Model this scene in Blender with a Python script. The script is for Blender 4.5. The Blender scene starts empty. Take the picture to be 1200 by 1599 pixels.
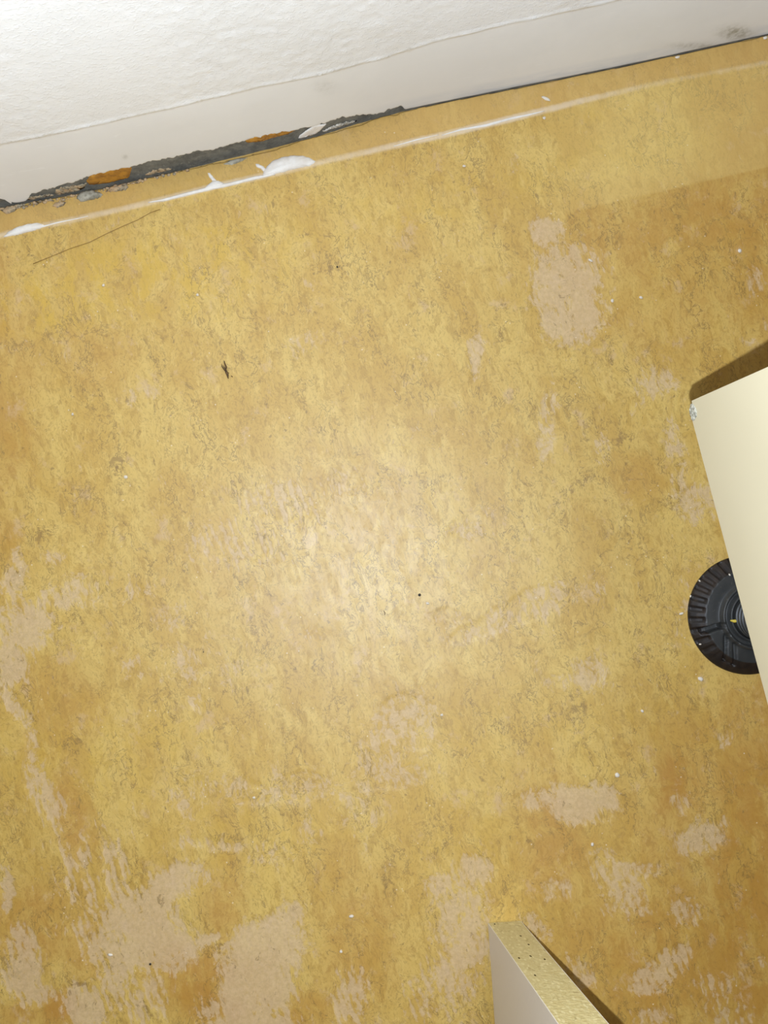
import bpy, bmesh, math, random
import numpy as np
from mathutils import Matrix, Vector
random.seed(7)

# ------------------------------------------------------------------ camera
F = 1200.0          # focal length in pixels of a 1200x1599 frame
H = 0.42            # lens height above the floor
R = np.array([[0.9698446, 0.23975316, -0.04381633],
              [-0.24144173, 0.96965469, -0.03841456],
              [0.03327669, 0.04783525, 0.99830078]])
sc = bpy.context.scene
cam = bpy.data.cameras.new('camera'); cam_o = bpy.data.objects.new('camera', cam)
sc.collection.objects.link(cam_o); sc.camera = cam_o
cam.sensor_fit = 'HORIZONTAL'; cam.sensor_width = 36.0; cam.lens = 36.0 * F / 1200.0
cam.clip_start = 0.01; cam.clip_end = 20
M = Matrix([list(r) for r in R]).to_4x4(); M.translation = (0, 0, H)
cam_o.matrix_world = M

# ------------------------------------------------------------------ light
sc.view_settings.view_transform = 'Standard'; sc.view_settings.look = 'None'
sc.view_settings.gamma = 1.0; sc.view_settings.use_curve_mapping = False
sc.view_settings.exposure = 0.0
w = bpy.data.worlds.new('room_light'); sc.world = w; w.use_nodes = True
w.node_tree.nodes['Background'].inputs[0].default_value = (1.0, 0.42, 0.24, 1)
w.node_tree.nodes['Background'].inputs[1].default_value = 0.062
fl = bpy.data.lights.new('phone_flash', 'SPOT'); fl_o = bpy.data.objects.new('phone_flash', fl)
sc.collection.objects.link(fl_o)
fl_o.location = (-0.004, -0.0165, H)
fl.energy = 5.5; fl.color = (0.88, 0.985, 1.13); fl.shadow_soft_size = 0.0013
fl.spot_size = math.radians(150); fl.spot_blend = 0.6
fl.use_nodes = True
_nt = fl.node_tree; _em = _nt.nodes['Emission']
FLASH_PROFILE = 0.62
# flash beam shaped to lighten the edges: stronger towards the rim of its cone
_geo = _nt.nodes.new('ShaderNodeNewGeometry'); _sx = _nt.nodes.new('ShaderNodeSeparateXYZ')
_nt.links.new(_geo.outputs['Incoming'], _sx.inputs[0])
_ab = _nt.nodes.new('ShaderNodeMath'); _ab.operation = 'ABSOLUTE'; _nt.links.new(_sx.outputs[2], _ab.inputs[0])
_mx = _nt.nodes.new('ShaderNodeMath'); _mx.operation = 'MAXIMUM'; _mx.inputs[1].default_value = 0.5
_nt.links.new(_ab.outputs[0], _mx.inputs[0])
_pw = _nt.nodes.new('ShaderNodeMath'); _pw.operation = 'POWER'; _pw.inputs[1].default_value = -FLASH_PROFILE * 3
_nt.links.new(_mx.outputs[0], _pw.inputs[0]); _nt.links.new(_pw.outputs[0], _em.inputs['Strength'])

# ------------------------------------------------------------------ helpers
def proj(P):
    P = np.asarray(P, float) - np.array([0, 0, H]); c = P @ R
    return 600 - F * c[..., 0] / c[..., 2], 799.5 + F * c[..., 1] / c[..., 2]
def ray(x, y): return R @ np.array([(x - 600) / F, -(y - 799.5) / F, -1.0])
def at(x, y, h=0.0):
    r = ray(x, y); return np.array([0, 0, H]) + r * ((h - H) / r[2])
# line where wall and floor meet (an old wall, not quite straight)
_c = [at(*p) for p in [(0, 324), (130, 300), (265, 269), (385, 240), (500, 211), (560, 191), (640, 170), (800, 138), (1000, 97.5), (1200, 54)]]
CX = np.array([-1.4, -0.4] + [p[0] for p in _c] + [0.6, 1.6])
CY = np.array([_c[0][1], _c[0][1]] + [p[1] for p in _c] + [_c[-1][1], _c[-1][1]])
_kx = np.linspace(-1.4, 1.6, 3001); _ky = np.interp(_kx, CX, CY)
_k = np.exp(-0.5 * (np.arange(-20, 21) / 7.0) ** 2); _k /= _k.sum()
_ky = np.convolve(np.pad(_ky, 20, mode='edge'), _k, 'valid')
def wall_y(x): return np.interp(x, _kx, _ky)
def on_wall(x, y):
    r = ray(x, y); yy = 0.23
    for _ in range(6):
        t = yy / r[1]; X = r[0] * t; yy = float(wall_y(X))
    return X, H + r[2] * t

def vnoise(x, y, seed=0):
    xi = np.floor(x).astype(np.int64); yi = np.floor(y).astype(np.int64)
    fx = x - xi; fy = y - yi; fx = fx * fx * (3 - 2 * fx); fy = fy * fy * (3 - 2 * fy)
    def h(a, b):
        n = (a * 374761393 + b * 668265263 + seed * 982451653) & 0xffffffff
        n = ((n ^ (n >> 13)) * 1274126177) & 0xffffffff
        return ((n ^ (n >> 16)) & 0xffff) / 65535.0
    return (h(xi, yi) * (1 - fx) + h(xi + 1, yi) * fx) * (1 - fy) + (h(xi, yi + 1) * (1 - fx) + h(xi + 1, yi + 1) * fx) * fy
def fbm(x, y, o=4, seed=0):
    s = 0; a = 0.5; t = 0
    for i in range(o):
        s = s + a * vnoise(x * 2 ** i, y * 2 ** i, seed + i * 17); t += a; a *= 0.55
    return s / t

def lin(r, g, b):
    f = lambda c: (c / 255 / 12.92) if c / 255 <= 0.04045 else ((c / 255 + 0.055) / 1.055) ** 2.4
    return (f(r), f(g), f(b), 1.0)

class NT:
    def __init__(s, name, rough=0.6, spec=0.5):
        s.m = bpy.data.materials.new(name); s.m.use_nodes = True
        s.n = s.m.node_tree.nodes; s.l = s.m.node_tree.links; s.p = s.n['Principled BSDF']
        s.p.inputs['Roughness'].default_value = rough; s.p.inputs['Specular IOR Level'].default_value = spec
        tc = s.n.new('ShaderNodeTexCoord'); s.co = tc.outputs['Object']
    def put(s, sock, v):
        if isinstance(v, bpy.types.NodeSocket): s.l.new(v, sock)
        else: sock.default_value = v
    def map(s, scale=(1, 1, 1), rot=(0, 0, 0), loc=(0, 0, 0)):
        m = s.n.new('ShaderNodeMapping'); s.l.new(s.co, m.inputs[0])
        m.inputs['Scale'].default_value = scale; m.inputs['Rotation'].default_value = rot; m.inputs['Location'].default_value = loc
        return m.outputs[0]
    def noise(s, scale, detail=4, rough=0.55, dist=0.0, co=None):
        n = s.n.new('ShaderNodeTexNoise'); s.l.new(co or s.co, n.inputs['Vector'])
        n.inputs['Scale'].default_value = scale; n.inputs['Detail'].default_value = detail
        n.inputs['Roughness'].default_value = rough; n.inputs['Distortion'].default_value = dist
        return n.outputs[0]
    def math(s, op, a, b=0.0, c=None):
        n = s.n.new('ShaderNodeMath'); n.operation = op; s.put(n.inputs[0], a); s.put(n.inputs[1], b)
        if c is not None: s.put(n.inputs[2], c)
        return n.outputs[0]
    def step(s, v, lo, hi, a=0.0, b=1.0):
        n = s.n.new('ShaderNodeMapRange'); n.interpolation_type = 'SMOOTHSTEP'; s.put(n.inputs[0], v)
        n.inputs[1].default_value = lo; n.inputs[2].default_value = hi; n.inputs[3].default_value = a; n.inputs[4].default_value = b
        return n.outputs[0]
    def mix(s, fac, a, b, mode='MIX'):
        n = s.n.new('ShaderNodeMix'); n.data_type = 'RGBA'; n.blend_type = mode; s.put(n.inputs[0], fac)
        s.put(n.inputs[6], a); s.put(n.inputs[7], b); return n.outputs[2]
    def attr(s, name):
        n = s.n.new('ShaderNodeAttribute'); n.attribute_name = name; return n.outputs['Fac']
    def bump(s, h, strength=0.3, dist=0.0005):
        b = s.n.new('ShaderNodeBump'); s.put(b.inputs['Height'], h); b.inputs['Strength'].default_value = strength
        b.inputs['Distance'].default_value = dist; s.l.new(b.outputs[0], s.p.inputs['Normal'])
    def col(s, v): s.put(s.p.inputs['Base Color'], v)
    def rough(s, v): s.put(s.p.inputs['Roughness'], v)

def link(name, me, mat, parent=None, smooth=True):
    o = bpy.data.objects.new(name, me); sc.collection.objects.link(o)
    if mat: me.materials.append(mat)
    if smooth: me.polygons.foreach_set('use_smooth', [True] * len(me.polygons))
    if parent: o.parent = parent
    return o
def tag(o, label=None, cat=None, group=None, kind=None):
    for k, v in (('label', label), ('category', cat), ('group', group), ('kind', kind)):
        if v: o[k] = v
    return o
def bmobj(name, bm, mat, parent=None, smooth=False):
    me = bpy.data.meshes.new(name); bmesh.ops.recalc_face_normals(bm, faces=bm.faces[:]); bm.to_mesh(me); bm.free()
    return link(name, me, mat, parent, smooth)
def empty(name, loc):
    o = bpy.data.objects.new(name, None); sc.collection.objects.link(o); o.location = loc; o.empty_display_size = 0.02; return o
def box(bm, lo, hi, bev=0.0):
    r = bmesh.ops.create_cube(bm, size=1.0)
    for v in r['verts']:
        v.co = Vector([(lo[i] + hi[i]) / 2 + v.co[i] * (hi[i] - lo[i]) for i in range(3)])
    if bev:
        es = list({e for v in r['verts'] for e in v.link_edges})
        bmesh.ops.bevel(bm, geom=es, offset=bev, segments=2, affect='EDGES')
def grid_mesh(name, V, nu, nv):
    """V: (nv, nu, 3) array"""
    i = np.arange(nv - 1)[:, None] * nu + np.arange(nu - 1)[None, :]
    q = np.stack([i, i + 1, i + nu + 1, i + nu], -1).reshape(-1)
    me = bpy.data.meshes.new(name); n = nu * nv; k = len(q) // 4
    me.vertices.add(n); me.vertices.foreach_set('co', V.reshape(-1).astype(np.float32))
    me.loops.add(len(q)); me.loops.foreach_set('vertex_index', q.astype(np.int32))
    me.polygons.add(k); me.polygons.foreach_set('loop_start', (np.arange(k) * 4).astype(np.int32))
    me.update(); me.validate(); return me
def fattr(me, name, a):
    at_ = me.attributes.new(name, 'FLOAT', 'POINT'); at_.data.foreach_set('value', a.reshape(-1).astype(np.float32))
def polydist(px, py, pts):
    """distance from each point to a polyline, and the parameter (segment index + t)"""
    best = np.full(px.shape, 1e9); par = np.zeros(px.shape)
    for i in range(len(pts) - 1):
        ax, ay = pts[i]; bx, by = pts[i + 1]; L = (bx - ax) ** 2 + (by - ay) ** 2
        t = np.clip(((px - ax) * (bx - ax) + (py - ay) * (by - ay)) / L, 0, 1)
        d = np.hypot(px - ax - t * (bx - ax), py - ay - t * (by - ay)); m = d < best
        best = np.where(m, d, best); par = np.where(m, i + t, par)
    return best, par

# ------------------------------------------------------------------ floor
def axis(lo, a, b, hi, step, n=14):
    return np.concatenate([np.linspace(lo, a, n)[:-1], np.arange(a, b, step), np.linspace(b, hi, n)])
gx = axis(-1.3, -0.30, 0.34, 1.3, 0.0011); gy = axis(-1.6, -0.34, 0.245, 0.26, 0.0011, 3)
gy = np.concatenate([np.linspace(-1.6, -0.35, 12), gy[(gy > -0.345) & (gy < .2205)], np.arange(.221, .2475, .0004), [.26]])
GX, GY = np.meshgrid(gx, gy)
px, py = proj(np.stack([GX, GY, np.zeros_like(GX)], -1))
inv = (np.abs(px - 600) < 1400) & (np.abs(py - 800) < 1600)
# wobble the coordinates a little so that no patch has a clean outline
wx = px + 22 * (fbm(GX * 60, GY * 60, 3, 5) - .5) + 10 * (fbm(GX * 300, GY * 200, 3, 6) - .5)
wy = py + 22 * (fbm(GX * 60, GY * 60, 3, 8) - .5) + 10 * (fbm(GX * 300, GY * 200, 3, 9) - .5)
def spots(L):
    a = np.zeros_like(px)
    for x, y, rx, ry, ang, wt in L:
        c, s = math.cos(math.radians(ang)), math.sin(math.radians(ang))
        u = ((wx - x) * c + (wy - y) * s) / rx; v = (-(wx - x) * s + (wy - y) * c) / ry
        d = np.sqrt(u * u + v * v)
        a = np.maximum(a, wt * np.clip(1.6 - d, 0, 1) ** 0.8)
    return np.where(inv, a, 0.0)
worn = spots([
 (850,365,24,17,-20,.9),(885,450,48,50,20,.95),(860,430,30,40,0,.8),(895,495,45,35,-20,.95),(905,405,35,28,0,.6),(745,555,10,32,0,.7),(1020,600,32,22,-20,.62),(860,640,12,40,0,.5),
 (850,690,14,30,0,.55),(940,700,14,30,0,.4),(1050,690,18,26,0,.65),(1065,740,14,30,0,.5),(1095,780,36,26,0,.6),(1060,960,14,40,0,.4),
 (800,965,120,18,-20,.62),(700,960,30,20,0,.5),(850,940,60,25,-20,.68),(740,830,40,20,0,.6),(760,800,30,14,-15,.45),
 (440,785,60,28,10,.62),(370,850,70,32,0,.52),(530,760,50,24,-10,.42),(300,300+560,30,20,0,.3),
 (20,900,16,36,15,.75),(40,975,38,34,0,.92),(15,1035,26,30,0,.9),(110,925,60,20,-15,.62),(90,870,20,16,0,.55),(190,930,50,18,-15,.5),(280,960,40,20,0,.42),
 (30,1110,12,50,-20,.75),(45,1160,10,50,-15,.65),(65,1235,18,40,-20,.7),(75,1260,25,20,-15,.6),(210,1050,30,18,0,.42),(330,1040,60,40,0,.42),(310,1100,20,14,0,.5),
 (640,1130,52,52,0,.6),(600,1190,50,40,0,.52),(560,1240,40,60,0,.45),(620,1215,70,20,-10,.5),(230,610-0,12,14,0,.5),(205,618,14,14,0,.55),
 (900,1255,48,24,5,1.0),(850,1250,40,16,0,.7),(935,1245,24,22,0,.9),(975,1380,32,34,0,.8),(945,1350,24,22,0,.6),(1090,1308,36,26,-20,.75),(1125,1290,14,20,0,.6),(1010,1360,30,16,-20,.55),(1075,1425,26,20,0,.5),
 (740,1360,30,24,-20,.75),(700,1385,40,22,10,.8),(715,1440,38,50,15,.85),(730,1490,36,24,0,.85),(700,1530,46,26,0,.72),(690,1560,40,40,0,.55),(550,1560,26,34,0,.7),(870,1395,24,16,-20,.6),(840,1450,30,16,40,.7),(905,1520,30,20,30,.7),
 (262,1385,52,26,-25,.95),(215,1430,50,44,-30,1.0),(250,1470,58,40,0,1.05),(300,1478,46,9,-22,1.0),(205,1500,50,20,0,.9),(410,1480,58,36,-12,1.05),(400,1540,50,60,5,1.05),(390,1600,70,40,5,1.05),(450,1430,30,20,-20,.8),(180,1520,24,50,0,.9),(160,1480,30,30,0,.85),
 (30,1475,24,30,0,.9),(35,1520,28,34,-20,.95),(60,1550,30,16,-15,.9),(10,1400,10,30,0,.9),(120,1575,20,36,-10,.95),(150,1580,18,26,0,.9),(130,1445,30,14,-15,.6),(245,1560,12,40,-15,.6),(215,1570,12,30,0,.8),
 (60,1240,16,40,-20,.6),(140,1370,10,60,-15,.58),(170,1350,8,60,-15,.6),(190,1350,8,50,-15,.6),(110,1370,8,60,-15,.52),(330,1320,50,12,0,.52),(390,1235,50,24,10,.5),(300,1240,30,40,30,.5),(470,1230,50,30,0,.55),(420,1330,30,18,0,.5),(480,1290,20,30,0,.42),
 (1045,1495,30,14,-10,.9),(1030,1520,34,14,-10,.95),(1010,1545,26,8,-10,.8),(1060,1250,14,24,0,.5),(1130,1150,16,14,0,.5),(1190,1500,10,10,0,.4),(980,1070,24,12,0,.4),(920,1050,30,24,0,.6),(870,1060,20,14,0,.5),
 (1180,440,12,22,0,.5),(1170,530,12,8,0,.6),(470,540,34,18,-20,.5),(650,690,40,24,0,.3),(480,440,12,6,0,.5),(980,1420,40,16,0,.5),(1130,1540,40,26,0,.45),(1150,1590,40,20,0,.5),(1020,1590,30,16,0,.55),(470,985,40,16,0,.3)])
comb = spots([(440,830,150,60,-5,.9),(130,1350,110,90,0,1),(100,1500,150,120,0,.8),(220,1560,120,60,0,.8),(560,1560,140,60,0,.75),(40,960,70,120,0,.4),(1080,1500,150,130,0,.6),(640,1400,160,90,0,.4),(840,960,140,40,-20,.4)])
brown = spots([(1210,1420,120,300,0,.75),(1200,900,60,160,0,.4),(1215,300,90,220,0,.6),(1100,420,140,120,0,.35),(-10,600,60,160,0,.4),(1050,1225,34,50,0,.8),(1090,1180,90,60,0,.35),(870,1320,50,110,-15,.55),(1190,1150,60,120,0,.6),(1120,1330,120,160,0,.5),(1100,1500,200,140,0,.6),(1180,90,60,50,0,.5),(1160,250,60,60,0,.3),
 (1000,360,150,60,-14,.45),(1150,320,120,70,-14,.55),(1050,480,120,80,0,.3),(0,680,45,100,0,.45),(10,830,20,40,0,.35),(50,1445,50,50,0,.6),(110,1280,26,60,-15,.6),(310,1530,60,50,0,.75),(350,1410,28,60,0,.5),(340,1570,50,30,0,.6),(90,1575,26,26,0,.8),(45,1585,40,20,0,.6),(0,400,20,60,0,.4),
 (120,1470,30,60,0,.45),(150,560,50,40,0,.25),(90,1100,50,60,0,.3),(950,1560,60,60,0,.4),(1000,740,40,30,0,.3),(700,60,10,10,0,0),(340,880,30,60,0,.25),(480,1590,30,40,0,.6),(560,1460,60,100,0,.35)])
yellow = spots([(230,430,170,50,-10,.8),(70,470,60,36,0,.9),(20,480,50,40,0,.9),(300,450,100,40,0,.5),(330,380,60,20,0,.8),(430,410,40,40,0,.4),(660,340,60,14,-10,.5),(950,170,40,10,-10,.5),(200,1180,180,70,0,.35),(380,1300,120,80,0,.3),(820,1150,200,60,0,.2),(280,300,90,12,-12,.6),(600,330,500,30,-13,.3),(720,1290,80,60,0,.25)])
smudge = spots([(183,722,10,14,30,.9),(62,832,12,14,0,.8),(60,860,10,16,0,.6),(120,605,14,7,0,.7),(120,1160,14,12,0,.8),(905,760,24,8,-25,.8),(520,417,40,5,0,.7),(85,520,14,10,0,.7),(660,230,14,8,0,.6),(500,1040,30,12,0,.35),(40,545,20,12,0,.6),(1095,500,10,30,-20,.6),
 (970,680,16,8,0,.9),(160,690,14,10,0,.4),(445,560-0,30,20,0,.1),(900,1100,20,24,0,.7),(804,1272,3,16,-15,.9),(826,1318,3,20,-30,.85),(860,1300,3,18,-15,.75),(560,945,40,10,-10,.5),(690,1350-0,10,30,0,.3),(935,1490,10,26,0,.6),(1010,1500,6,24,0,.6),(120,1540,14,6,-20,.9),(12,1500,14,22,-20,.7),(10,1350,14,30,-20,.6),
 (228,1580,6,22,-15,.8),(158,1510,8,18,0,.5),(340,1480,14,10,0,.6),(465,1418,10,6,0,.7),(410,1320,6,26,0,.6),(995,990,14,5,0,.6),(1045,785,14,12,0,.7),(730,270,14,24,0,.3),(640,380,10,16,0,.4),(255,930,14,24,0,.3),(610,760,120,10,-8,.35),(480,840,80,30,10,.35),(155,520,5,40,0,.5),(860,320,40,30,0,.25),(1050,230,30,20,0,.35),(740,230,5,14,0,.35)])
line = [(-60,381),(0,368),(70,352),(130,340),(230,317),(340,290),(400,277),(480,259),(520,249),(600,231),(700,209),(800,185),(900,160),(1000,136),(1100,116),(1200,98),(1300,76)]
ld, lp = polydist(px + 4 * (fbm(GX * 90, GY * 90, 2, 3) - .5), py, line)
lw = np.interp(lp, range(len(line)), [.5,.55,.5,.45,.5,.6,.6,.5,.45,.55,.7,.75,.55,.3,.22,.3,.3])
dust = np.clip(1.5 - ld / 5.5, 0, 1) * lw + np.clip(1 - ld / 14, 0, 1) * .25
dust = np.where(inv, dust, 0)
# strip between the old skirting line and the wall: never walked on; and the paler band down to the seam
sgn = py - np.interp(px, [p[0] for p in line], [p[1] for p in line])
strip = np.where(inv, np.clip(-sgn / 6, 0, 1), 0)
seam_y = np.interp(px, [600, 900, 1040, 1200, 1300], [395, 330, 298, 262, 240])
seam = np.where(inv, np.clip((seam_y - py + 4 * (fbm(GX * 200, GY * 200, 3, 31) - .5)) / 3, 0, 1) * (1 - strip) * np.clip((px - 820) / 140, 0, 1), 0)
gz = 0.00035 * np.clip(1.3 - ld / 5, 0, 1) + 0.00025 * (fbm(GX * 25, GY * 25, 3, 40) - .5) * inv
gz = gz + 0.0002 * np.where(worn > .45, -1, 0)
edge_y = wall_y(GX) - .0004 - .0016 * np.clip(fbm(GX * 70, GX * 0 + 2, 4, 61) * 2.2 - .75, 0, 1) * np.where(GX < .08, 1.0, .15)
gz = gz - .004 * (GY > edge_y)
me = grid_mesh('floor', np.stack([GX, GY, gz], -1), len(gx), len(gy))
for n_, a_ in (('worn', worn), ('comb', comb), ('brown', brown), ('yellow', yellow), ('smudge', smudge), ('dust', dust), ('strip', strip), ('seam', seam)):
    fattr(me, n_, a_)

m = NT('linoleum', 0.4, 1.0)
# marbling is drawn out away from the wall; a second noise bends its streaks
def warp(m, vec, amp, scale):
    n = m.n.new('ShaderNodeTexNoise'); n.inputs['Scale'].default_value = scale; n.inputs['Detail'].default_value = 3; m.l.new(m.co, n.inputs['Vector'])
    a = m.n.new('ShaderNodeVectorMath'); a.operation = 'SUBTRACT'; m.l.new(n.outputs['Color'], a.inputs[0]); a.inputs[1].default_value = (.5, .5, .5)
    b = m.n.new('ShaderNodeVectorMath'); b.operation = 'MULTIPLY_ADD'; m.l.new(a.outputs[0], b.inputs[0]); b.inputs[1].default_value = (amp, amp, amp); m.l.new(vec, b.inputs[2])
    return b.outputs[0]
st = warp(m, m.map((1, 0.55, 1), (0, 0, math.radians(-5))), .012, 55)
st2 = warp(m, m.map((1, 0.40, 1), (0, 0, math.radians(-9)), (.4, .2, 0)), .006, 90)
big = m.noise(30, 8, .68, .2, st)
mid = m.noise(120, 9, .72, .15, st)
mid2 = m.noise(260, 8, .72, .2, st2)
fine = m.noise(900, 5, .7, 0, st)
c = m.mix(m.step(big, .40, .60), lin(198, 165, 90), lin(213, 186, 116))
c = m.mix(m.step(mid, .50, .62, 0, .45), c, lin(190, 155, 78))
c = m.mix(m.step(mid2, .525, .59, 0, .48), c, lin(172, 139, 68))
c = m.mix(m.step(m.noise(150, 8, .72, .2, st2), .55, .62, 0, .5), c, lin(222, 196, 126))
c = m.mix(m.step(fine, .50, .62, 0, .42), c, lin(158, 126, 66))
c = m.mix(m.math('MULTIPLY', m.attr('yellow'), m.step(m.noise(90, 8, .74, .1, st), .46, .56, 0, .75)), c, lin(206, 172, 58))
c = m.mix(m.math('MULTIPLY', m.attr('brown'), m.step(m.noise(80, 7, .7, .1, st), .38, .58, .45, 1)), c, lin(178, 130, 56))
c = m.mix(1.0, c, (1.0, .935, .68, 1), 'MULTIPLY')
# pinkish scuffing everywhere
c = m.mix(m.step(m.noise(60, 9, .75, .1, m.map((1, .8, 1), (0, 0, .2), (.3, .1, 0))), .56, .66, 0, .45), c, lin(208, 176, 136))
# worn patches down to the backing
wl = m.noise(70, 4, .6, .1, st2)
wn = m.noise(260, 9, .74, .1, st)
wn2 = m.noise(520, 6, .7, 0, m.map((1, .28, 1), (0, 0, math.radians(-8))))
wave = m.n.new('ShaderNodeTexWave'); wave.bands_direction = 'X'; m.l.new(m.map((1, 1, 1), (0, 0, math.radians(-7))), wave.inputs[0])
wave.inputs['Scale'].default_value = 75; wave.inputs['Distortion'].default_value = 5; wave.inputs['Detail'].default_value = 4; wave.inputs['Detail Scale'].default_value = 1.6
cb_ = m.math('MULTIPLY', m.math('SUBTRACT', wave.outputs[1], .5), m.math('MULTIPLY', m.attr('comb'), .55))
W = m.math('ADD', m.attr('worn'), m.math('MULTIPLY', m.math('SUBTRACT', wn, .5), 2.9))
W = m.math('ADD', W, m.math('MULTIPLY', m.math('SUBTRACT', wn2, .5), 1.1))
W = m.math('ADD', W, m.math('MULTIPLY', m.math('SUBTRACT', wl, .5), 1.3))
W = m.math('ADD', W, m.math('ADD', cb_, .05))
Wm = m.step(W, .44, .82)
backing = m.mix(m.step(m.noise(420, 6, .7), .38, .62), lin(214, 186, 146), lin(200, 171, 130))
c = m.mix(m.math('MULTIPLY', Wm, .66), c, backing)
# dark wiggly flecks of the marbling, in clumps
ln = m.noise(120, 8, .66, .3, st)
ed = m.math('ABSOLUTE', m.math('SUBTRACT', ln, .5))
lm = m.step(ed, .003, .016, 1, 0)
clump = m.step(m.math('ADD', m.noise(38, 6, .65, .2, st), m.math('MULTIPLY', m.attr('smudge'), .25)), .46, .58)
c = m.mix(m.math('MULTIPLY', m.math('MULTIPLY', lm, clump), m.math('SUBTRACT', .75, m.math('MULTIPLY', Wm, .5))), c, lin(130, 102, 50))
sp = m.step(m.noise(330, 7, .70, .2, st), .615, .66)
c = m.mix(m.math('MULTIPLY', sp, .6), c, lin(132, 104, 54))
sm = m.step(m.math('ADD', m.attr('smudge'), m.math('MULTIPLY', m.math('SUBTRACT', m.noise(260, 8, .75, .3), .5), 3.2)), .62, .95)
c = m.mix(m.math('MULTIPLY', sm, .6), c, lin(138, 106, 54))
# strip next to the wall, paler band above the seam, dusty old skirting line
c = m.mix(m.math('MULTIPLY', m.attr('strip'), .55), c, lin(204, 164, 92))
c = m.mix(m.math('MULTIPLY', m.attr('seam'), .30), c, lin(226, 196, 118))
dm = m.step(m.math('ADD', m.attr('dust'), m.math('MULTIPLY', m.math('SUBTRACT', m.noise(260, 5, .6), .5), .5)), .25, .95)
c = m.mix(m.math('MULTIPLY', dm, .8), c, lin(226, 204, 172))
# tiny white grit pressed into the surface
vor = m.n.new('ShaderNodeTexVoronoi'); vor.inputs['Scale'].default_value = 260; m.l.new(m.co, vor.inputs[0])
wh = m.math('MULTIPLY', m.step(vor.outputs['Distance'], .07, .13, 1, 0), m.step(m.noise(60, 3, .6, 0, m.map(loc=(.7, .2, 0))), .56, .62))
c = m.mix(m.math('MULTIPLY', wh, .6), c, lin(236, 222, 190))
m.col(c)
m.rough(m.math('ADD', m.step(mid, .3, .7, .45, .55), m.math('MULTIPLY', Wm, .05)))
hgt = m.math('ADD', m.math('MULTIPLY', mid, .35), m.math('ADD', m.math('MULTIPLY', fine, .3), m.math('MULTIPLY', Wm, -.5)))
m.bump(hgt, .35, .00035)
floor = tag(link('floor', me, m.m), 'worn yellow marbled linoleum floor', None, None, 'structure')

# ------------------------------------------------------------------ wall
m = NT('bare_concrete', .9, .2)
c = m.mix(m.step(m.noise(140, 5, .65), .35, .65), lin(126, 124, 114), lin(100, 99, 92))
c = m.mix(m.step(m.noise(700, 3, .6), .6, .68, 0, .6), c, lin(150, 146, 132))
m.col(c); m.bump(m.noise(500, 4, .6), .5, .0006); concrete = m.m
wxs = axis(-1.3, -0.27, 0.40, 1.3, 0.0010)
zs = np.concatenate([np.linspace(-.01, .03, 40), np.linspace(.03, 2.4, 10)[1:]])
X, Z = np.meshgrid(wxs, zs)
Y = wall_y(X) + 0.0016 + 0.0006 * (fbm(X * 180, Z * 180, 4, 77) - .5)
me = grid_mesh('wall_back', np.stack([X, Y, Z], -1), len(wxs), len(zs))
wall = tag(link('wall_back', me, concrete), 'white painted wall with bare concrete showing along its foot', None, None, 'structure')

low = [(0,311),(10,313),(16,315),(22,323),(34,318),(42,313),(50,303),(66,298),(80,294),(110,287),(140,276),(160,271),(200,262),(215,257),(240,252),(270,247),(300,238),(340,233),(360,226),(380,221),(400,215),(430,209),(450,206),(462,204),(480,199),(497,196),(512,191),(530,184),(548,182),(575,180),(600,176),(606,171),(628,166),(634,173),(660,169)]
LP = np.array([on_wall(*p) for p in low]); 
order = np.argsort(LP[:, 0]); LP = LP[order]
def coat_low(x):
    z = np.interp(x, LP[:, 0], LP[:, 1], left=LP[0, 1], right=0.0002)
    rag = (fbm(x * 500, x * 0 + 3, 4, 12) - .5) * .0034 * np.clip(z / .004, 0, 1)
    z = np.maximum(z + rag, 0.0)
    # hairline gap at the foot of the sound plaster
    gap = np.where(x > .085, .0002, .0008) + np.where(x > .085, .0004, .0009) * np.clip(fbm(x * 60, x * 0 + 9, 3, 4) * 2 - .9, 0, 1)
    return np.maximum(z, gap)
RP = np.array([on_wall(*p) for p in [(-200,268),(0,222),(200,180),(400,133),(600,88),(680,62),(760,42),(860,20),(960,-2),(1200,-60),(1400,-110)]])
RP = RP[np.argsort(RP[:, 0])]
t = np.concatenate([[0, 0], np.linspace(0, 1, 190) ** 1.15 * .22, np.linspace(.24, 2.38, 8)])
X, T = np.meshgrid(wxs, t)
ZL = coat_low(X); Z = ZL + T
ZR = np.interp(X, RP[:, 0], RP[:, 1]) + .0016 * (fbm(X * 60, X * 0, 3, 21) - .5)
above = 1 / (1 + np.exp(-(Z - ZR) / .0006))
patchy = np.clip((fbm(X * 16, Z * 16, 3, 50) - .42) * 5, 0, 1)
rel = .00025 * (fbm(X * 40, Z * 40, 3, 22) - .5)
rel = rel + above * (.0006 + .0005 * (fbm(X * 220, Z * 320, 4, 23) - .5) * (.35 + patchy))
rel = rel + .0009 * np.exp(-((Z - ZR) / .0009) ** 2) * (.4 + fbm(X * 90, X * 0, 3, 24))
lipw = np.clip(T / .0012, 0, 1) ** .5
Y = wall_y(X) - rel - .0002 + .0005 * (1 - lipw)
Y[0, :] = wall_y(X[0]) + .004
foot_tint = np.clip(1 - Z / .012, 0, 1) * np.clip((X - .03) / .1, 0, 1)  # bluish tint, stronger towards the wall foot and to the right
u_, v_ = proj(np.stack([X, Y, Z], -1))
sx_ = np.exp(-(((u_ - 1150) / 24) ** 2 + ((v_ - 52) / 10) ** 2)) + .6 * np.exp(-(((u_ - 1090) / 40) ** 2 + ((v_ - 72) / 5) ** 2)) + .5 * np.exp(-(((u_ - 196) / 4) ** 2 + ((v_ - 245) / 4) ** 2) * 1.2) + .25*np.exp(-(((u_ - 508) / 18) ** 2 + ((v_ - 136) / 10) ** 2))
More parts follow.
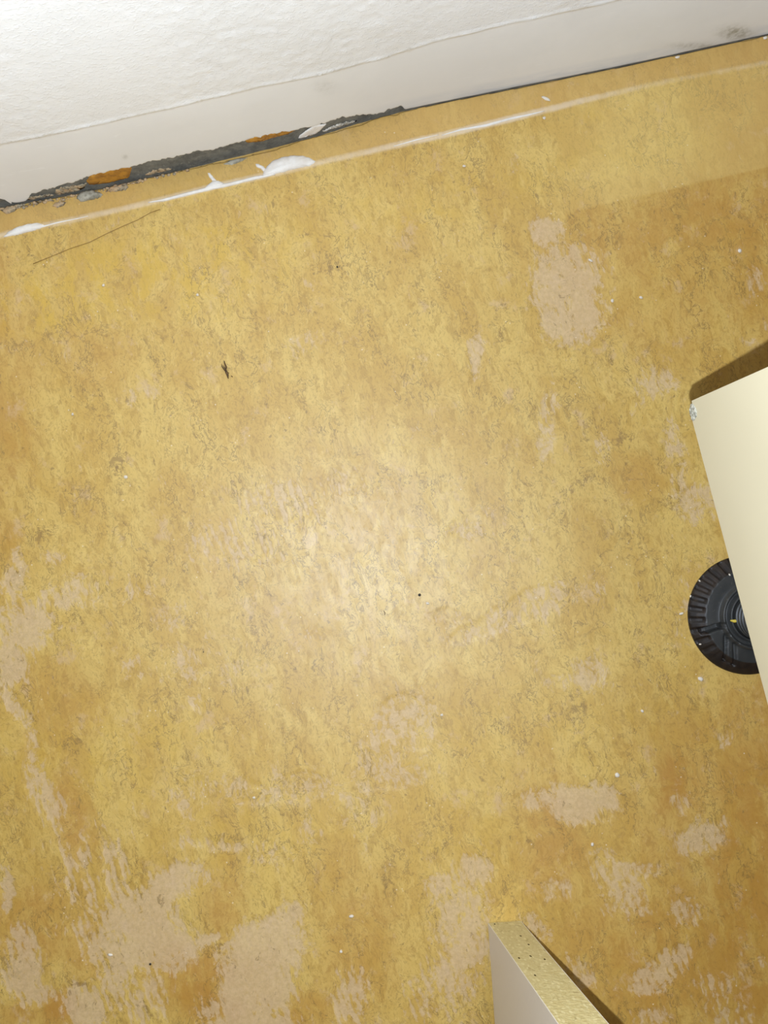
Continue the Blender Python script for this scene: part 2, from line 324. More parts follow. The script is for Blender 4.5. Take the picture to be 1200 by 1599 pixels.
me = grid_mesh('paint_coat', np.stack([X, Y, Z], -1), len(wxs), len(t))
fattr(me, 'above', above); fattr(me, 'foot_blue', foot_tint); fattr(me, 'mould', sx_)
m = NT('old_white_paint', .6, .3)
c = m.mix(m.step(m.noise(14, 4, .6), .35, .65), lin(235, 233, 228), lin(230, 228, 223))
c = m.mix(m.math('MULTIPLY', m.attr('foot_blue'), m.step(m.noise(40, 4, .6, 0, m.map((.5, 1, 2))), .35, .6, .2, .9)), c, lin(186, 194, 204))
c = m.mix(m.math('MULTIPLY', m.attr('mould'), m.step(m.noise(300, 4, .6), .4, .6, .4, .85)), c, lin(140, 134, 112))
c = m.mix(m.math('MULTIPLY', m.attr('above'), m.step(m.noise(150, 6, .7, .3, m.map((1, 1, 2))), .56, .64, 0, .3)), c, lin(246, 245, 243))  # near-white flecks painted as glints on the rough relief above the ridge
c = m.mix(m.step(m.noise(60, 5, .65, .4, m.map((1, 1, 5))), .64, .70, 0, .5), c, lin(240, 239, 236))
m.col(c)
rgh = m.noise(520, 3, .6, .6, m.map((1, 1, 1.5)))
hh = m.math('ADD', m.math('MULTIPLY', m.math('MULTIPLY', m.attr('above'), m.step(rgh, .50, .66)), .7), m.math('MULTIPLY', m.noise(60, 4, .6, .3, m.map((.6, 1, 2))), .6))
m.bump(hh, .30, .0006)
coat = link('paint_coat', me, m.m, wall); coat['label'] = 'white painted plaster layer, rough above a ridge and smooth below'

def wall_patch(name, poly, mat, label, out=.0006, rag=.5):
    """thin crust stuck on the concrete, outline given along the wall"""
    pts = []
    for i in range(len(poly)):
        a = np.array(poly[i]); b = np.array(poly[(i + 1) % len(poly)])
        n = max(1, int(np.hypot(*(b - a)) / 2.0))
        for k in range(n): pts.append(a + (b - a) * k / n + (np.array([random.uniform(-1, 1), random.uniform(-1, 1)]) * rag))
    P = np.array([on_wall(*p) for p in pts]); cen = P.mean(0); bm = bmesh.new(); rings = []
    for s, d in ((1.0, 0), (.97, .6), (.8, .95), (.55, 1.0), (.25, .9)):
        rr = []
        for p in P:
            q = cen + (p - cen) * s
            jitter = random.uniform(-.12, .12) if 0 < s < 1 else 0
            rr.append(bm.verts.new((q[0], float(wall_y(q[0])) + .0016 + .0004 - out * (d + jitter) - .0006, max(q[1], .0003))))
        rings.append(rr)
    for a, b in zip(rings, rings[1:]):
        for i in range(len(a)):
            j = (i + 1) % len(a); bm.faces.new((a[i], a[j], b[j], b[i]))
    bm.faces.new(rings[-1])
    o = bmobj(name, bm, mat, wall, True); o['label'] = label; return o
m = NT('brown_adhesive', .55, .4)
m.col(m.mix(m.step(m.noise(260, 4, .6), .4, .6), lin(190, 136, 50), lin(160, 112, 46))); m.bump(m.noise(600, 3), .3, .0004); glue = m.m
m = NT('crumbly_mortar', .95, .2)
c = m.mix(m.step(m.noise(320, 4, .6), .4, .6), lin(198, 168, 128), lin(160, 148, 124))
m.col(m.mix(m.step(m.noise(500, 5, .7), .54, .62), c, lin(120, 104, 80))); m.bump(m.noise(700, 4), .8, .0008); mortar = m.m
m = NT('grey_plaster', .9, .3)
c = m.mix(m.step(m.noise(300, 4, .6), .4, .62), lin(178, 172, 154), lin(138, 132, 114))
m.col(c); m.bump(m.noise(600, 4), .6, .0008); greyp = m.m
m = NT('white_filler', .6, .3)
c = m.mix(m.step(m.noise(160, 4, .6), .3, .7), lin(240, 236, 228), lin(228, 220, 208))
m.col(c); m.bump(m.noise(500, 4), .3, .0004); filler = m.m
m = NT('pale_plaster', .9, .3); m.col(m.mix(m.step(m.noise(350, 5, .7), .42, .58), lin(222, 214, 200), lin(158, 150, 132))); m.bump(m.noise(600, 4), .8, .001); greyl = m.m
wall_patch('adhesive_smear', [(136,286),(142,278),(160,271),(185,265),(204,261),(207,268),(203,280),(190,284),(165,290),(140,292)], glue, 'orange-brown patch of old adhesive near the left end of the bare strip')
wall_patch('adhesive_smear', [(384,224),(400,215),(430,209),(452,205),(462,207),(452,212),(430,217),(410,224),(386,226)], glue, 'thin orange adhesive streak along the top of the bare strip')
wall_patch('mortar_crumb', [(86,302),(96,296),(115,294),(138,290),(130,299),(112,305),(90,309)], mortar, 'tan crumbly mortar at the foot of the wall', .0005, 1.5)
wall_patch('mortar_crumb', [(44,313),(55,310),(78,306),(86,309),(70,317),(48,320)], mortar, 'tan crumbly mortar at the left end of the bare strip', .0005, 1.5)
wall_patch('mortar_crumb', [(228,276),(240,269),(262,266),(270,269),(255,274),(236,281)], mortar, 'pinkish mortar crust below the grey concrete', .0005, 1.5)
wall_patch('paint_tongue', [(493,199),(511,197),(502,206),(486,218),(467,223),(468,216),(480,207)], filler, 'slanting tongue of white paint crossing the bare strip', .0006, .3)
wall_patch('mortar_crumb', [(503,209),(512,204),(530,197),(552,192),(560,193),(548,198),(528,205),(508,211)], greyl, 'white crumbled plaster under the right end of the bare strip', .0008, 1.2)

# ------------------------------------------------------------------ things stuck to the floor
def lump(name, poly, mat, h, rag=.4, parent=None, base=0.0, step=2.5):
    pts = []
    for i in range(len(poly)):
        a = np.array(poly[i], float); b = np.array(poly[(i + 1) % len(poly)], float)
        n = max(1, int(np.hypot(*(b - a)) / step))
        for k in range(n): pts.append(a + (b - a) * k / n + np.array([random.uniform(-1, 1), random.uniform(-1, 1)]) * rag)
    P = np.array([at(*p)[:2] for p in pts]); cen = P.mean(0); bm = bmesh.new(); rings = []
    org = Vector((cen[0], cen[1], base))
    for s in (1.0, .96, .88, .76, .6, .4, .2):
        rr = []
        for p in P:
            q = (p - cen) * s; z = h * math.sqrt(max(0, 1 - s ** 2.2)) if s < 1 else -.0004
            if s < 1: z *= .8 + .4 * float(fbm(np.array(q[0] * 300 + 50), np.array(q[1] * 300 + 50), 3, 2))
            rr.append(bm.verts.new((q[0], q[1], z)))
        rings.append(rr)
    for a, b in zip(rings, rings[1:]):
        for i in range(len(a)):
            j = (i + 1) % len(a); bm.faces.new((a[i], a[j], b[j], b[i]))
    bm.faces.new(rings[-1]); bm.faces.new(rings[0])
    o = bmobj(name, bm, mat, parent, True); o.location = org; return o
def ribbon(name, pts, widths, mat, h, seed=0):
    """flattened bead following a line on the floor; widths in the frame's pixels"""
    n = 0; C_ = []; Wd = []
    for i in range(len(pts) - 1):
        k = max(2, int(math.hypot(pts[i + 1][0] - pts[i][0], pts[i + 1][1] - pts[i][1]) / 3))
        for j in range(k + (i == len(pts) - 2)):
            s = j / k; C_.append(at(pts[i][0] * (1 - s) + pts[i + 1][0] * s, pts[i][1] * (1 - s) + pts[i + 1][1] * s)[:2]); Wd.append(widths[i] * (1 - s) + widths[i + 1] * s)
    C_ = np.array(C_); org = C_.mean(0); bm = bmesh.new(); rows = []
    for i, cpt in enumerate(C_):
        d = C_[min(i + 1, len(C_) - 1)] - C_[max(i - 1, 0)]; d /= np.hypot(*d); nrm = np.array([-d[1], d[0]])
        wd = Wd[i] * H / F / 2 * (.75 + .5 * float(fbm(np.array(i * .25), np.array(seed * 9.1), 3, seed))); row = []
        for s, z in ((-1, -.0003), (-.7, .6), (-.25, 1), (.25, 1), (.7, .6), (1, -.0003)):
            q = cpt - org + nrm * wd * s; row.append(bm.verts.new((q[0], q[1], z if z < 0 else z * h + .0003)))
        rows.append(row)
    for a, b in zip(rows, rows[1:]):
        for j in range(5): bm.faces.new((a[j], a[j + 1], b[j + 1], b[j]))
        bm.faces.new((a[5], a[0], b[0], b[5]))
    bm.faces.new(rows[0]); bm.faces.new(rows[-1][::-1])
    o = bmobj(name, bm, mat, None, True); o.location = (org[0], org[1], 0); return o
G = 'white filler dried on the floor line'
tag(lump('filler_blob', [(409,277),(411,268),(416,261),(425,252),(440,246),(458,243),(474,243.5),(486,247),(494,252),(492,256),(484,260),(468,263),(440,270)], filler, .0022), 'largest white dome of dried filler, with a stub pointing at the wall', 'dried filler', G)
tag(lump('filler_blob', [(399,256),(404,256),(413,261),(418,266),(414,270),(407,264),(400,260)], filler, .0009), 'short white finger of filler against the left of the largest dome', 'dried filler', G)
tag(lump('filler_blob', [(316,297),(325,289),(333,282),(342,282),(350,286),(353,289),(340,293),(325,298)], filler, .0014), 'small white filler blob, second from the left on the line', 'dried filler', G)
tag(lump('filler_blob', [(324,270),(328,270),(334,277),(339,283),(333,284),(327,277)], filler, .0006, .2), 'tiny pinkish filler stub above the small second blob', 'dried filler', G)
tag(lump('filler_blob', [(5,371),(12,363),(26,355),(44,350),(62,348),(71,352),(64,357),(48,362),(28,367)], filler, .0018), 'white filler blob at the far left end of the line', 'dried filler', G)
tag(ribbon('filler_bead', [(232,317),(255,313),(290,304),(330,294),(360,288),(400,278),(430,273)], [1, 4.5, 6, 7, 6, 6, 2], filler, .0008, 3), 'thin white filler bead joining the small and the largest blob', 'dried filler', G)
tag(ribbon('filler_bead', [(60,356),(90,348),(120,342),(138,338)], [3, 2.5, 2, 1], filler, .0004, 5), 'faint thin white filler trail right of the leftmost blob', 'dried filler', G)
tag(ribbon('filler_bead', [(690,212),(720,203),(760,196),(800,185),(825,180),(850,174)], [1, 4, 5, 4.5, 4, 1], filler, .0005, 8), 'long faint white filler bead at the middle of the line, below the white chip', 'dried filler', G)
tag(ribbon('filler_bead', [(615,229),(650,219),(685,211)], [1, 2.6, 1], filler, .0004, 9), 'short faint white filler streak just left of the long faint bead', 'dried filler', G)

tag(lump('plaster_flake', [(119,311),(124,303),(134,298),(145,298),(156,301),(161,304),(155,309),(143,313),(128,316)], greyp, .0022, 1.1), 'grey lump of fallen plaster lying at the wall foot', 'plaster flake')
tag(lump('mortar_flake', [(164,300),(170,293),(184,290),(198,286),(202,292),(196,297),(180,299)], mortar, .0014, 1.0), 'pinkish tan mortar flake right of the grey plaster lump', 'mortar flake')
tag(lump('mortar_flake', [(82,322),(88,316),(96,315),(104,316),(100,321),(90,325)], mortar, .0012), 'small tan mortar flake left of the grey plaster lump', 'mortar flake')
tag(lump('mortar_flake', [(3,330),(10,323),(20,321),(30,324),(22,331),(10,335)], mortar, .0014), 'brown mortar crumb in the far left corner by the wall', 'mortar flake')
tag(lump('plaster_flake', [(348,257),(358,251),(376,247),(388,246),(378,252),(362,258)], greyp, .0007), 'flat grey plaster flake under the bare strip above the filler bead', 'plaster flake')

bm = bmesh.new(); rr_ = random.Random(4)
for i in range(110):
    u = rr_.random() ** 1.3 * 300; q = at(u, float(np.interp(u, [0, 130, 265, 300], [324, 300, 269, 262])) + rr_.uniform(1, 8) * (1 if u < 200 else .6)); sz = rr_.uniform(.25, 1.1) * .001
    rs_ = bmesh.ops.create_icosphere(bm, subdivisions=1, radius=sz)
    for v in rs_['verts']: v.co = Vector((v.co.x * rr_.uniform(.7, 1.6) + q[0], v.co.y * rr_.uniform(.7, 1.2) + min(q[1], float(wall_y(q[0])) - .001), v.co.z * rr_.uniform(.5, .9) + sz * .4))
o = bmobj('mortar_grit', bm, mortar, None, True); tag(o, 'scattered fine tan mortar grit along the wall foot at far left', 'mortar grit', None, 'stuff')
# crumbs, one by one
crumbs = [((853,155), 7.5, 3, 25, 'largest white chip, lying between the floor line and the wall'),
 ((1094,1060), 4.5, 3.2, 20, 'white crumb on the floor just below the black cabinet foot'),
 ((690,1116), 2.6, 2, 0, 'tiny white crumb below the middle of the floor'),
 ((964,1210), 4, 3.6, 40, 'pale round crumb above the large worn patch at lower right'),
 ((549,1430), 2.2, 4, 80, 'upright white crumb left of the chipboard board'),
 ((533,1485), 2.4, 2.4, 0, 'lower of the two white crumbs left of the chipboard board'),
 ((668,942), 3.0, 2, 20, 'pale crumb just below right of the black dot'),
 ((1064,958), 4, 2, -20, 'pinkish crumb touching the left rim of the black foot'),
 ((1003,1110), 2.6, 2, 30, 'white crumb left of the cabinet and below its foot'),
 ((725,260), 3, 2, 0, 'white crumb under the faint part of the filler line'),
 ((309,461), 2.4, 2, 50, 'white crumb on the bright yellow area at upper left'),
 ((197,745), 3, 2.6, 10, 'pale crumb beside the dark smudge at left'),
 ((922,407), 4, 1.8, 30, 'white crumb at the upper right of the pinkish worn patch'),
 ((1001,465), 3.4, 2, 15, 'pale crumb right of the pinkish worn patch'),
 ((956,470), 2.6, 3, 0, 'pale crumb just right of the pinkish worn patch'),
 ((1155,392), 3, 3.4, 0, 'pale crumb near the right edge below the tone seam'),
 ((114,647), 1.8, 2.4, 0, 'tiny white crumb left of the dark smudge'),
 ((162,446), 1.8, 2.6, 20, 'tiny white crumb at the left of the yellow area'),
 ((397,1245), 2.2, 2.0, 0, 'tiny white crumb at lower left of the floor'),
 ((1058,90), 4, 2.4, -10, 'white crumb near the wall at upper right'),
 ((1195,60), 3.5, 2.5, -10, 'white crumb in the top right corner by the wall'),
 ((850,185), 2.5, 2.5, 0, 'white crumb on the floor line under the white chip'),
 ((925,1318), 2.5, 3.2, 0, 'pale crumb below the lower right worn patch'),
 ((173,1490), 4, 2, 10, 'pale crumb inside the lower left worn patch')]
m = NT('white_crumb', .7, .3); m.col(m.mix(m.noise(900, 2), lin(232, 224, 208), lin(212, 200, 180))); crumb_mat = m.m
for (cx, cy), a, b, ang, lab in crumbs:
    p = at(cx, cy); bm = bmesh.new(); bmesh.ops.create_icosphere(bm, subdivisions=2, radius=1)
    for v in bm.verts:
        j = .8 + .4 * random.random(); v.co = Vector((v.co.x * a * .5 * H / F * 2 * j, v.co.y * b * .5 * H / F * 2 * j, v.co.z * .0007 * j))
    o = bmobj('crumb', bm, crumb_mat, None, True); o.location = (p[0], p[1], .0005); o.rotation_euler[2] = math.radians(-ang - 13)
    tag(o, lab, 'crumb', 'white crumbs on the floor')
def tubes(name, segs, mat, parent=None, sides=7):
    """segs: lists of (x, y, z, r); joined into one mesh"""
    bm = bmesh.new(); org = Vector(segs[0][0][:3]); org.z = 0
    for sg in segs:
        prev = None; n = len(sg)
        for i, (x, y, z, r) in enumerate(sg):
            a = Vector(sg[max(i - 1, 0)][:3]); b = Vector(sg[min(i + 1, n - 1)][:3]); d = (b - a).normalized()
            up = Vector((0, 0, 1)) if abs(d.z) < .9 else Vector((1, 0, 0)); s = d.cross(up).normalized(); u = s.cross(d)
            ring = [bm.verts.new(Vector((x, y, z)) - org + (s * math.cos(k * 2 * math.pi / sides) + u * math.sin(k * 2 * math.pi / sides)) * r) for k in range(sides)]
            if prev:
                for k in range(sides): bm.faces.new((prev[k], prev[(k + 1) % sides], ring[(k + 1) % sides], ring[k]))
            else: bm.faces.new(ring[::-1])
            prev = ring
        bm.faces.new(prev)
    o = bmobj(name, bm, mat, parent, True); o.location = org; return o
m = NT('dark_debris', .5, .5); m.col(m.mix(m.step(m.noise(900, 3), .4, .6), lin(62, 42, 20), lin(104, 76, 36))); dark = m.m
def seg(pts): return [(*at(x, y)[:2], z, r) for x, y, z, r in pts]
k_ = .00035
tag(tubes('dark_splinter', [seg([(350.5,564,.0010,.5*k_),(352,569,.0012,1.3*k_),(354,574,.0012,1.7*k_),(353,578,.0010,1.3*k_),(354.5,582,.001,2.2*k_),(356,586,.0009,1.8*k_),(357,592,.0006,.4*k_)]),
    seg([(346.5,569,.0006,.4*k_),(347.5,573,.0008,.8*k_),(350,577,.0009,.8*k_),(352.5,580,.001,.9*k_)]), seg([(349,571,.0009,.3*k_),(351,575,.001,.8*k_),(353,579,.001,.6*k_)]),
    seg([(355,582,.0009,.9*k_),(358.5,583,.0006,.3*k_)])], dark), 'dark brown insect-like splinter lying on the floor at upper left', 'debris')
tag(tubes('dark_speck', [seg([(361,587,.0003,.3*k_),(362.5,588,.0004,.9*k_),(364,589,.0003,.3*k_)])], dark), 'tiny dark speck beside the insect-like splinter', 'debris')
def dot(px_, py_, r, lab):
    p = at(px_, py_); bm = bmesh.new(); bmesh.ops.create_icosphere(bm, subdivisions=2, radius=r * k_)
    for v in bm.verts: v.co.z *= .6
    o = bmobj('dark_speck', bm, black_grit, None, True); o.location = (p[0], p[1], r * k_ * .55); tag(o, lab, 'debris')
m = NT('black_grit', .4, .5); m.col(lin(36, 28, 14)); black_grit = m.m
dot(655.5, 929, 2.3, 'round black speck on the pale middle of the floor')
dot(527, 417, 1.6, 'black speck on the faint dark streak near the top')
dot(235, 1505, 1.8, 'black speck in the lower left worn patch')
dot(318, 1018, .9, 'very small black speck left of the middle')
tag(tubes('dark_fibre', [seg([(600,954,.0004,.4*k_),(601.5,957,.0005,.6*k_),(601,960,.0004,.4*k_)])], dark), 'short dark fibre near the middle of the floor', 'debris')
m = NT('brown_hair', .5, .4); m.col(lin(132, 100, 46)); hairm = m.m
hair = [(52,413),(80,401),(110,389),(140,379),(165,367),(190,355),(215,344),(235,333),(250,327)]
tag(tubes('hair', [[(*at(x + random.uniform(-1, 1), y + random.uniform(-.6, .6))[:2], 0.0004, .42 * k_) for x, y in hair]], hairm), 'long thin dark hair lying across the floor line at left', 'hair')

# ------------------------------------------------------------------ chipboard board standing on its corner
T_ = .018
K = at(762, 1440)
Ax = Vector((.97660051, -.21272226, -.03163371)); Cy = Vector((-.20247291, -.9590206, .19820244)); Bz = Vector((.07249945, .18715964, .9796505))
board = empty('chipboard_panel', (K[0], K[1], 0.0008))
bmx = Matrix((Ax, Cy, Bz)).transposed().to_4x4(); bmx.translation = (K[0], K[1], .0008); board.matrix_world = bmx
tag(board, 'grey laminated chipboard panel standing on its corner with raw particle edge', 'board')
m = NT('raw_chipboard', .55, .5)
vo = m.n.new('ShaderNodeTexVoronoi'); vo.inputs['Scale'].default_value = 1150; m.l.new(m.map((1, 1, .38), (0, .3, 0)), vo.inputs[0])
sep = m.n.new('ShaderNodeSeparateColor'); m.l.new(vo.outputs['Color'], sep.inputs[0])
c = m.mix(m.noise(260, 6, .7, .2, m.map((1, 1, .5))), lin(200, 184, 128), lin(230, 220, 172))
c = m.mix(m.math('MULTIPLY', sep.outputs[0], .35), c, lin(186, 166, 104))
c = m.mix(m.step(sep.outputs[1], .82, .95, 0, .7), c, lin(232, 222, 176))
c = m.mix(m.step(m.noise(330, 4, .6, .6, m.map((1, 1, .5))), .60, .68, 0, .4), c, lin(150, 128, 70))
m.col(c); m.bump(m.math('ADD', sep.outputs[2], m.noise(500, 3)), .8, .0006); raw = m.m
m = NT('grey_melamine', .38, .5); c = m.mix(m.noise(400, 2), lin(238, 234, 227), lin(233, 229, 222)); m.col(c); m.bump(m.noise(900, 2), .05, .0002); mel = m.m
BL, BH = .26, .30
lam = .00035
bm = bmesh.new(); box(bm, (lam, 0, 0), (T_ - lam, BL, BH)); bmobj('core', bm, raw, board)
for nm, lo, hi in (('laminate_face', (0, .0001, .0001), (lam, BL, BH)), ('laminate_face', (T_ - lam, .0001, .0001), (T_, BL, BH))):
    bm = bmesh.new(); box(bm, lo, hi); o = bmobj(nm, bm, mel, board)
    o['label'] = 'smooth light grey laminate'
# torn-out holes in the particle edge
m = NT('chip_hole', .9, .1); m.col(lin(74, 58, 28)); hole = m.m
for x, y in [(773,1443),(813.5,1461.5),(829,1493),(851,1498),(811,1496),(836,1523),(826,1475)]:
    r = ray(x, y); n = Vector(Cy); r = Vector(r); tt = (Vector((K[0], K[1], .0008)) - Vector((0, 0, H))).dot(n) / r.dot(n)
    q = bmx.inverted() @ (Vector((0, 0, H)) + r * tt)
    bm = bmesh.new(); bmesh.ops.create_icosphere(bm, subdivisions=2, radius=1)
    for v in bm.verts: v.co = Vector((v.co.x * .00042, v.co.y * .00012, v.co.z * .0011 * (.8 + .4 * random.random())))
    o = bmobj('gouge', bm, hole, board, True); o.location = (q.x, -.00002, q.z); o.rotation_euler[1] = random.uniform(-.2, .2)

# ------------------------------------------------------------------ kitchen cabinet on plinth feet
CBX, CBY, CBZ = .1320, .0232, .14
cab = empty('kitchen_cabinet', (CBX + .3, CBY - .28, 0))
tag(cab, 'cream kitchen cabinet raised on black plinth feet, chipped at its lower corner', 'cabinet')
def cpart(name, lo, hi, mat, bev=.0006, label=None, parent=None):
    bm = bmesh.new(); o0 = cab.location
    box(bm, [lo[i] - o0[i] for i in range(3)], [hi[i] - o0[i] for i in range(3)], bev)
    o = bmobj(name, bm, mat, parent or cab)
    if label: o['label'] = label
    return o
m = NT('cream_board', .42, .5)
c = m.mix(m.step(m.noise(9, 3), .3, .7), lin(206, 197, 168), lin(199, 190, 160))
scr = m.step(m.noise(60, 3, .5, .2, m.map((1, .25, 1), (.6, 0, 0))), .70, .73, 0, .10)
c = m.mix(scr, c, lin(190, 178, 150)); m.col(c); m.bump(m.noise(300, 2), .04, .0003); cream = m.m
m = NT('chipped_laminate', .9, .2); m.col(m.mix(m.step(m.noise(700, 3), .4, .6), lin(186, 182, 166), lin(140, 138, 122))); m.bump(m.noise(900, 4), .8, .0008); chipm = m.m
x0, x1, y0, y1, z0, z1 = CBX, CBX + .6, CBY - .56, CBY, CBZ, CBZ + .72
# side panel whose lower back corner is broken off
bm = bmesh.new(); o0 = cab.location
CUT = .0075
out = [(y1, z1), (y0, z1), (y0, z0), (y1 - CUT, z0)]
for i in range(1, 12):
    s = i / 12; out.append((y1 - CUT * (1 - s) - .0009 * math.sin(math.pi * s) + random.uniform(-.0005, .0005), z0 + .0032 * s ** 1.4 + .0006 * math.sin(math.pi * s) + random.uniform(-.0004, .0004)))
out.append((y1, z0 + .0035))
va = [bm.verts.new((x0 - o0.x, y - o0.y, z - o0.z)) for y, z in out]; vb = [bm.verts.new((x0 + .018 - o0.x, y - o0.y, z - o0.z)) for y, z in out]
bm.faces.new(va); bm.faces.new(vb[::-1])
for i in range(len(out)): bm.faces.new((va[i], vb[i], vb[(i + 1) % len(out)], va[(i + 1) % len(out)]))
bmobj('side_panel', bm, cream, cab)
# crumbling chip at that corner
bm = bmesh.new(); bmesh.ops.create_icosphere(bm, subdivisions=4, radius=1)
for v in bm.verts:
    n_ = .65 + .7 * float(fbm(np.array(v.co.y * 1.7 + 20), np.array(v.co.z * 1.7 + v.co.x * 1.5 + 20), 3, 6))
    v.co = Vector((v.co.x * .0032 * n_, v.co.y * .0042 * n_, v.co.z * .0032 * n_))
o = bmobj('chipped_corner', bm, chipm, cab, True); o['label'] = 'crumbling whitish broken corner'
o.location = (x0 + .0022 - o0.x, y1 - .0042 - o0.y, z0 + .0024); 
cpart('side_panel', (x1 - .018, y0, z0), (x1, y1, z1), cream)
cpart('bottom_panel', (x0 + .018, y0, z0), (x1 - .018, y1 - .004, z0 + .018), cream)
cpart('back_panel', (x0 + .018, y1 - .004, z0), (x1 - .018, y1, z1), cream)
cpart('shelf', (x0 + .018, y0 + .02, z0 + .36), (x1 - .018, y1 - .004, z0 + .378), cream)
cpart('top_panel', (x0 + .018, y0, z1 - .018), (x1 - .018, y1 - .004, z1), cream)
d = cpart('door', (x0 + .002, y0 - .019, z0 + .002), (x1 - .002, y0 - .001, z1 - .002), cream)

m = NT('black_plastic', .48, .4)
c = m.mix(m.step(m.noise(120, 3), .4, .7), lin(46, 47, 46), lin(54, 54, 52))
c = m.mix(m.step(m.noise(900, 3, .6, 0), .66, .72, 0, .5), c, lin(120, 116, 108)); m.col(c)
m.bump(m.noise(700, 3), .12, .0003); plastic = m.m
m = NT('black_rim', .5, .4)
m.col(m.mix(m.step(m.noise(200, 3), .4, .7), lin(30, 24, 20), lin(46, 36, 28))); rimm = m.m
FX, FY = at(1165, 960)[:2]; FR = .0326
def foot_profile():
    return [(FR, -.0002), (FR, .0012), (FR - .0007, .0020), (FR - .0035, .0042), (FR - .0066, .0062), (FR - .0072, .0066), (FR - .0080, .0067),
            (.0225, .0070), (.0195, .0073), (.0182, .0076), (.0178, .0106), (.0170, .0112), (.0163, .0106), (.0160, .0070), (.0140, .0068), (.0138, .0110), (.0131, .0116), (.0126, .0110)]
def groove(x, y, z):
    """moulded slots and ridges, in foot coordinates"""
    def sg(ax, ay, bx, by):
        L = (bx - ax) ** 2 + (by - ay) ** 2; t = min(1, max(0, ((x - ax) * (bx - ax) + (y - ay) * (by - ay)) / L)); return math.hypot(x - ax - t * (bx - ax), y - ay - t * (by - ay))
    for (a, b, w_, dp) in GRV:
        dd = sg(*a, *b)
        if dd < w_: z -= dp * min(1, (1 - dd / w_) * 3)
    return z
def fpt(x, y, h): p = at(x, y, h); return (p[0] - FX, p[1] - FY)
GRV = [(fpt(1088, 990, .0065), fpt(1139, 974, .008), .0019, .0055), (fpt(1134, 990, .0075), fpt(1134, 1030, .0065), .0009, .0016), (fpt(1147, 998, .0075), fpt(1150, 1042, .0065), .0009, .0016), (fpt(1134, 1030, .0065), fpt(1150, 1042, .0065), .0008, .0012)]
foot_me = None
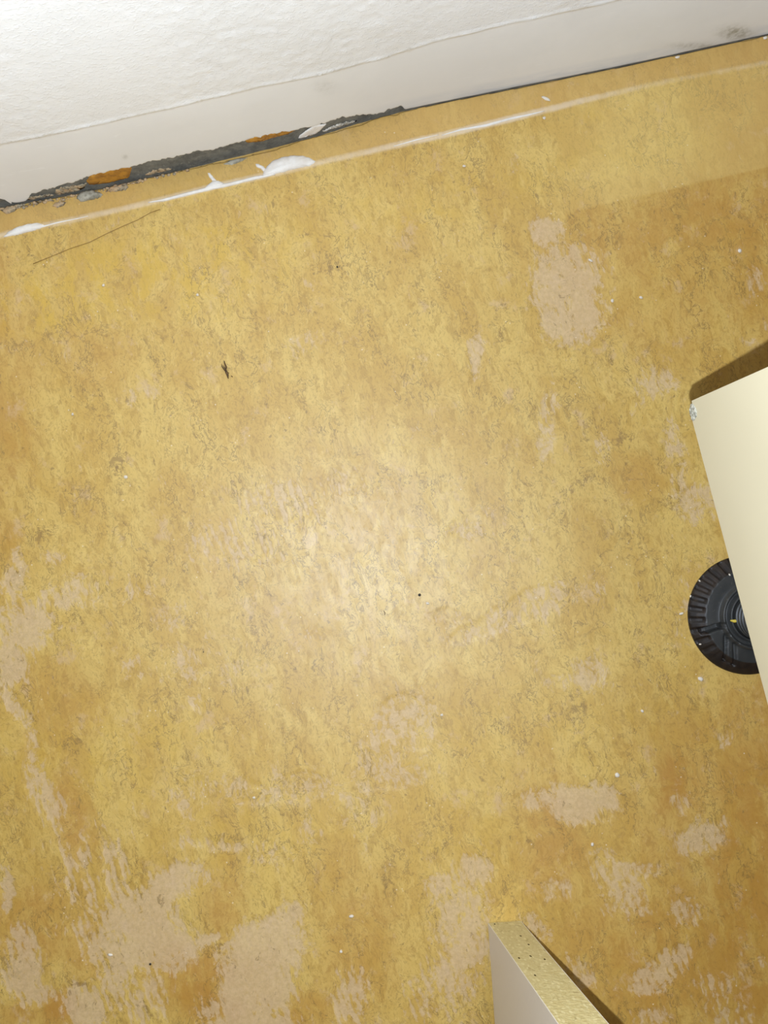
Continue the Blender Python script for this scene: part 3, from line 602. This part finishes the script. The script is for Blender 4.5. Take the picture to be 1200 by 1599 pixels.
def make_foot(x, y):
    global foot_me
    lg = empty('plinth_foot', (x - o0.x, y - o0.y, 0)); lg.parent = cab
    if foot_me is None:
        prof = foot_profile(); N = 288; me_ = []
        # flange: polar grid, refined radially
        rs = []
        for (ra, za), (rb, zb) in zip(prof, prof[1:]):
            k = max(1, int(abs(ra - rb) / .0006))
            for i in range(k): rs.append((ra + (rb - ra) * i / k, za + (zb - za) * i / k))
        rs.append(prof[-1])
        bm = bmesh.new(); rings = []
        for r, z in rs:
            ring = []
            for i in range(N):
                a = i * 2 * math.pi / N; rr = r; zz = z
                if r > FR - .0068 and z > .0015:            # ribbed skirt
                    ph = (i % 9) / 9; am = max(0.0, min(1.0, math.cos(a - math.radians(125)) * 1.5 + .1))
                    if ph < .34: zz -= .0016 * am
                X_, Y_ = rr * math.cos(a), rr * math.sin(a)
                if r < FR - .004 and r > .017 : zz = groove(X_, Y_, zz)
                ring.append(bm.verts.new((X_, Y_, max(zz, .0004 if r < FR - .0008 else -.0002))))
            rings.append(ring)
        for a_, b_ in zip(rings, rings[1:]):
            for i in range(N):
                j = (i + 1) % N; bm.faces.new((a_[i], a_[j], b_[j], b_[i]))
        bm.faces.new(rings[0])
        me = bpy.data.meshes.new('base_flange'); bmesh.ops.recalc_face_normals(bm, faces=bm.faces[:]); bm.to_mesh(me); bm.free()
        me.materials.append(plastic); me.materials.append(rimm)
        for p in me.polygons:
            c_ = p.center; r_ = math.hypot(c_.x, c_.y); p.use_smooth = True
            p.material_index = 1 if r_ > FR - .0070 and len(p.vertices) == 4 else 0
        # threaded stem and mounting plate
        def lathe(pr, N=64, cap=True):
            bm = bmesh.new(); rg = [[bm.verts.new((r * math.cos(i * 2 * math.pi / N), r * math.sin(i * 2 * math.pi / N), z)) for i in range(N)] for r, z in pr]
            for a_, b_ in zip(rg, rg[1:]):
                for i in range(N): bm.faces.new((a_[i], a_[(i + 1) % N], b_[(i + 1) % N], b_[i]))
            bm.faces.new(rg[0][::-1]); bm.faces.new(rg[-1]); bmesh.ops.recalc_face_normals(bm, faces=bm.faces[:])
            q = bpy.data.meshes.new('stem'); bm.to_mesh(q); bm.free(); q.materials.append(plastic); return q
        pr = [(.0128, .006)]; z = .012
        while z < .05:
            pr += [(.0121, z), (.0121, z + .0012), (.0108, z + .0018), (.0108, z + .0026)]; z += .0032
        pr += [(.0108, z), (.0150, z + .001), (.0150, .124), (.0140, .125)]
        foot_me = (me, lathe(pr), lathe([(.0140, .125), (.030, .128), (.032, .130), (.032, .1398)]))
    for nm, q in zip(('base_flange', 'stem', 'mounting_plate'), foot_me):
        o = bpy.data.objects.new(nm, q); sc.collection.objects.link(o); o.parent = lg
    return lg
ft = make_foot(FX, FY); ft['label'] = 'round black plastic plinth foot with ribbed rim'
for x, y in ((x1 - .067, FY), (FX, y0 + .11), (x1 - .067, y0 + .11)): make_foot(x, y)
# yellow sliver lying in the hub of the foot
m = NT('yellow_wood', .6, .4); m.col(m.mix(m.noise(900, 2), lin(214, 196, 84), lin(186, 160, 50))); yw = m.m
a = at(1141, 969, .012); b = at(1157, 968, .012)
mid_ = (a + b) / 2
tag(tubes('yellow_sliver', [[(a[0], a[1], .0120, .0003), (a[0] * .7 + b[0] * .3, a[1] * .7 + b[1] * .3 - .0004, .0124, .0009), (a[0] * .3 + b[0] * .7, a[1] * .3 + b[1] * .7 - .0003, .0125, .0009), (b[0], b[1] + .0005, .0122, .0004)]], yw), 'yellow wood sliver lying in the hub of the black foot', 'debris')
for (x, y, h, lab) in [(1079, 931, .003, 'white speck on the left rim of the black foot'), (1094, 1006, .0045, 'white speck on the lower left rim of the black foot'), (1093, 907, .004, 'white speck on the upper left rim of the black foot'), (1140, 897.5, .0078, 'pale speck on the flat top of the black foot')]:
    p = at(x, y, h); bm = bmesh.new(); bmesh.ops.create_icosphere(bm, subdivisions=1, radius=.0005)
    o = bmobj('crumb', bm, crumb_mat, None, True); o.scale = (1, 1.6, .7); o.rotation_euler[2] = random.random() * 3; o.location = p; tag(o, lab, 'crumb', 'pale specks on the black foot')
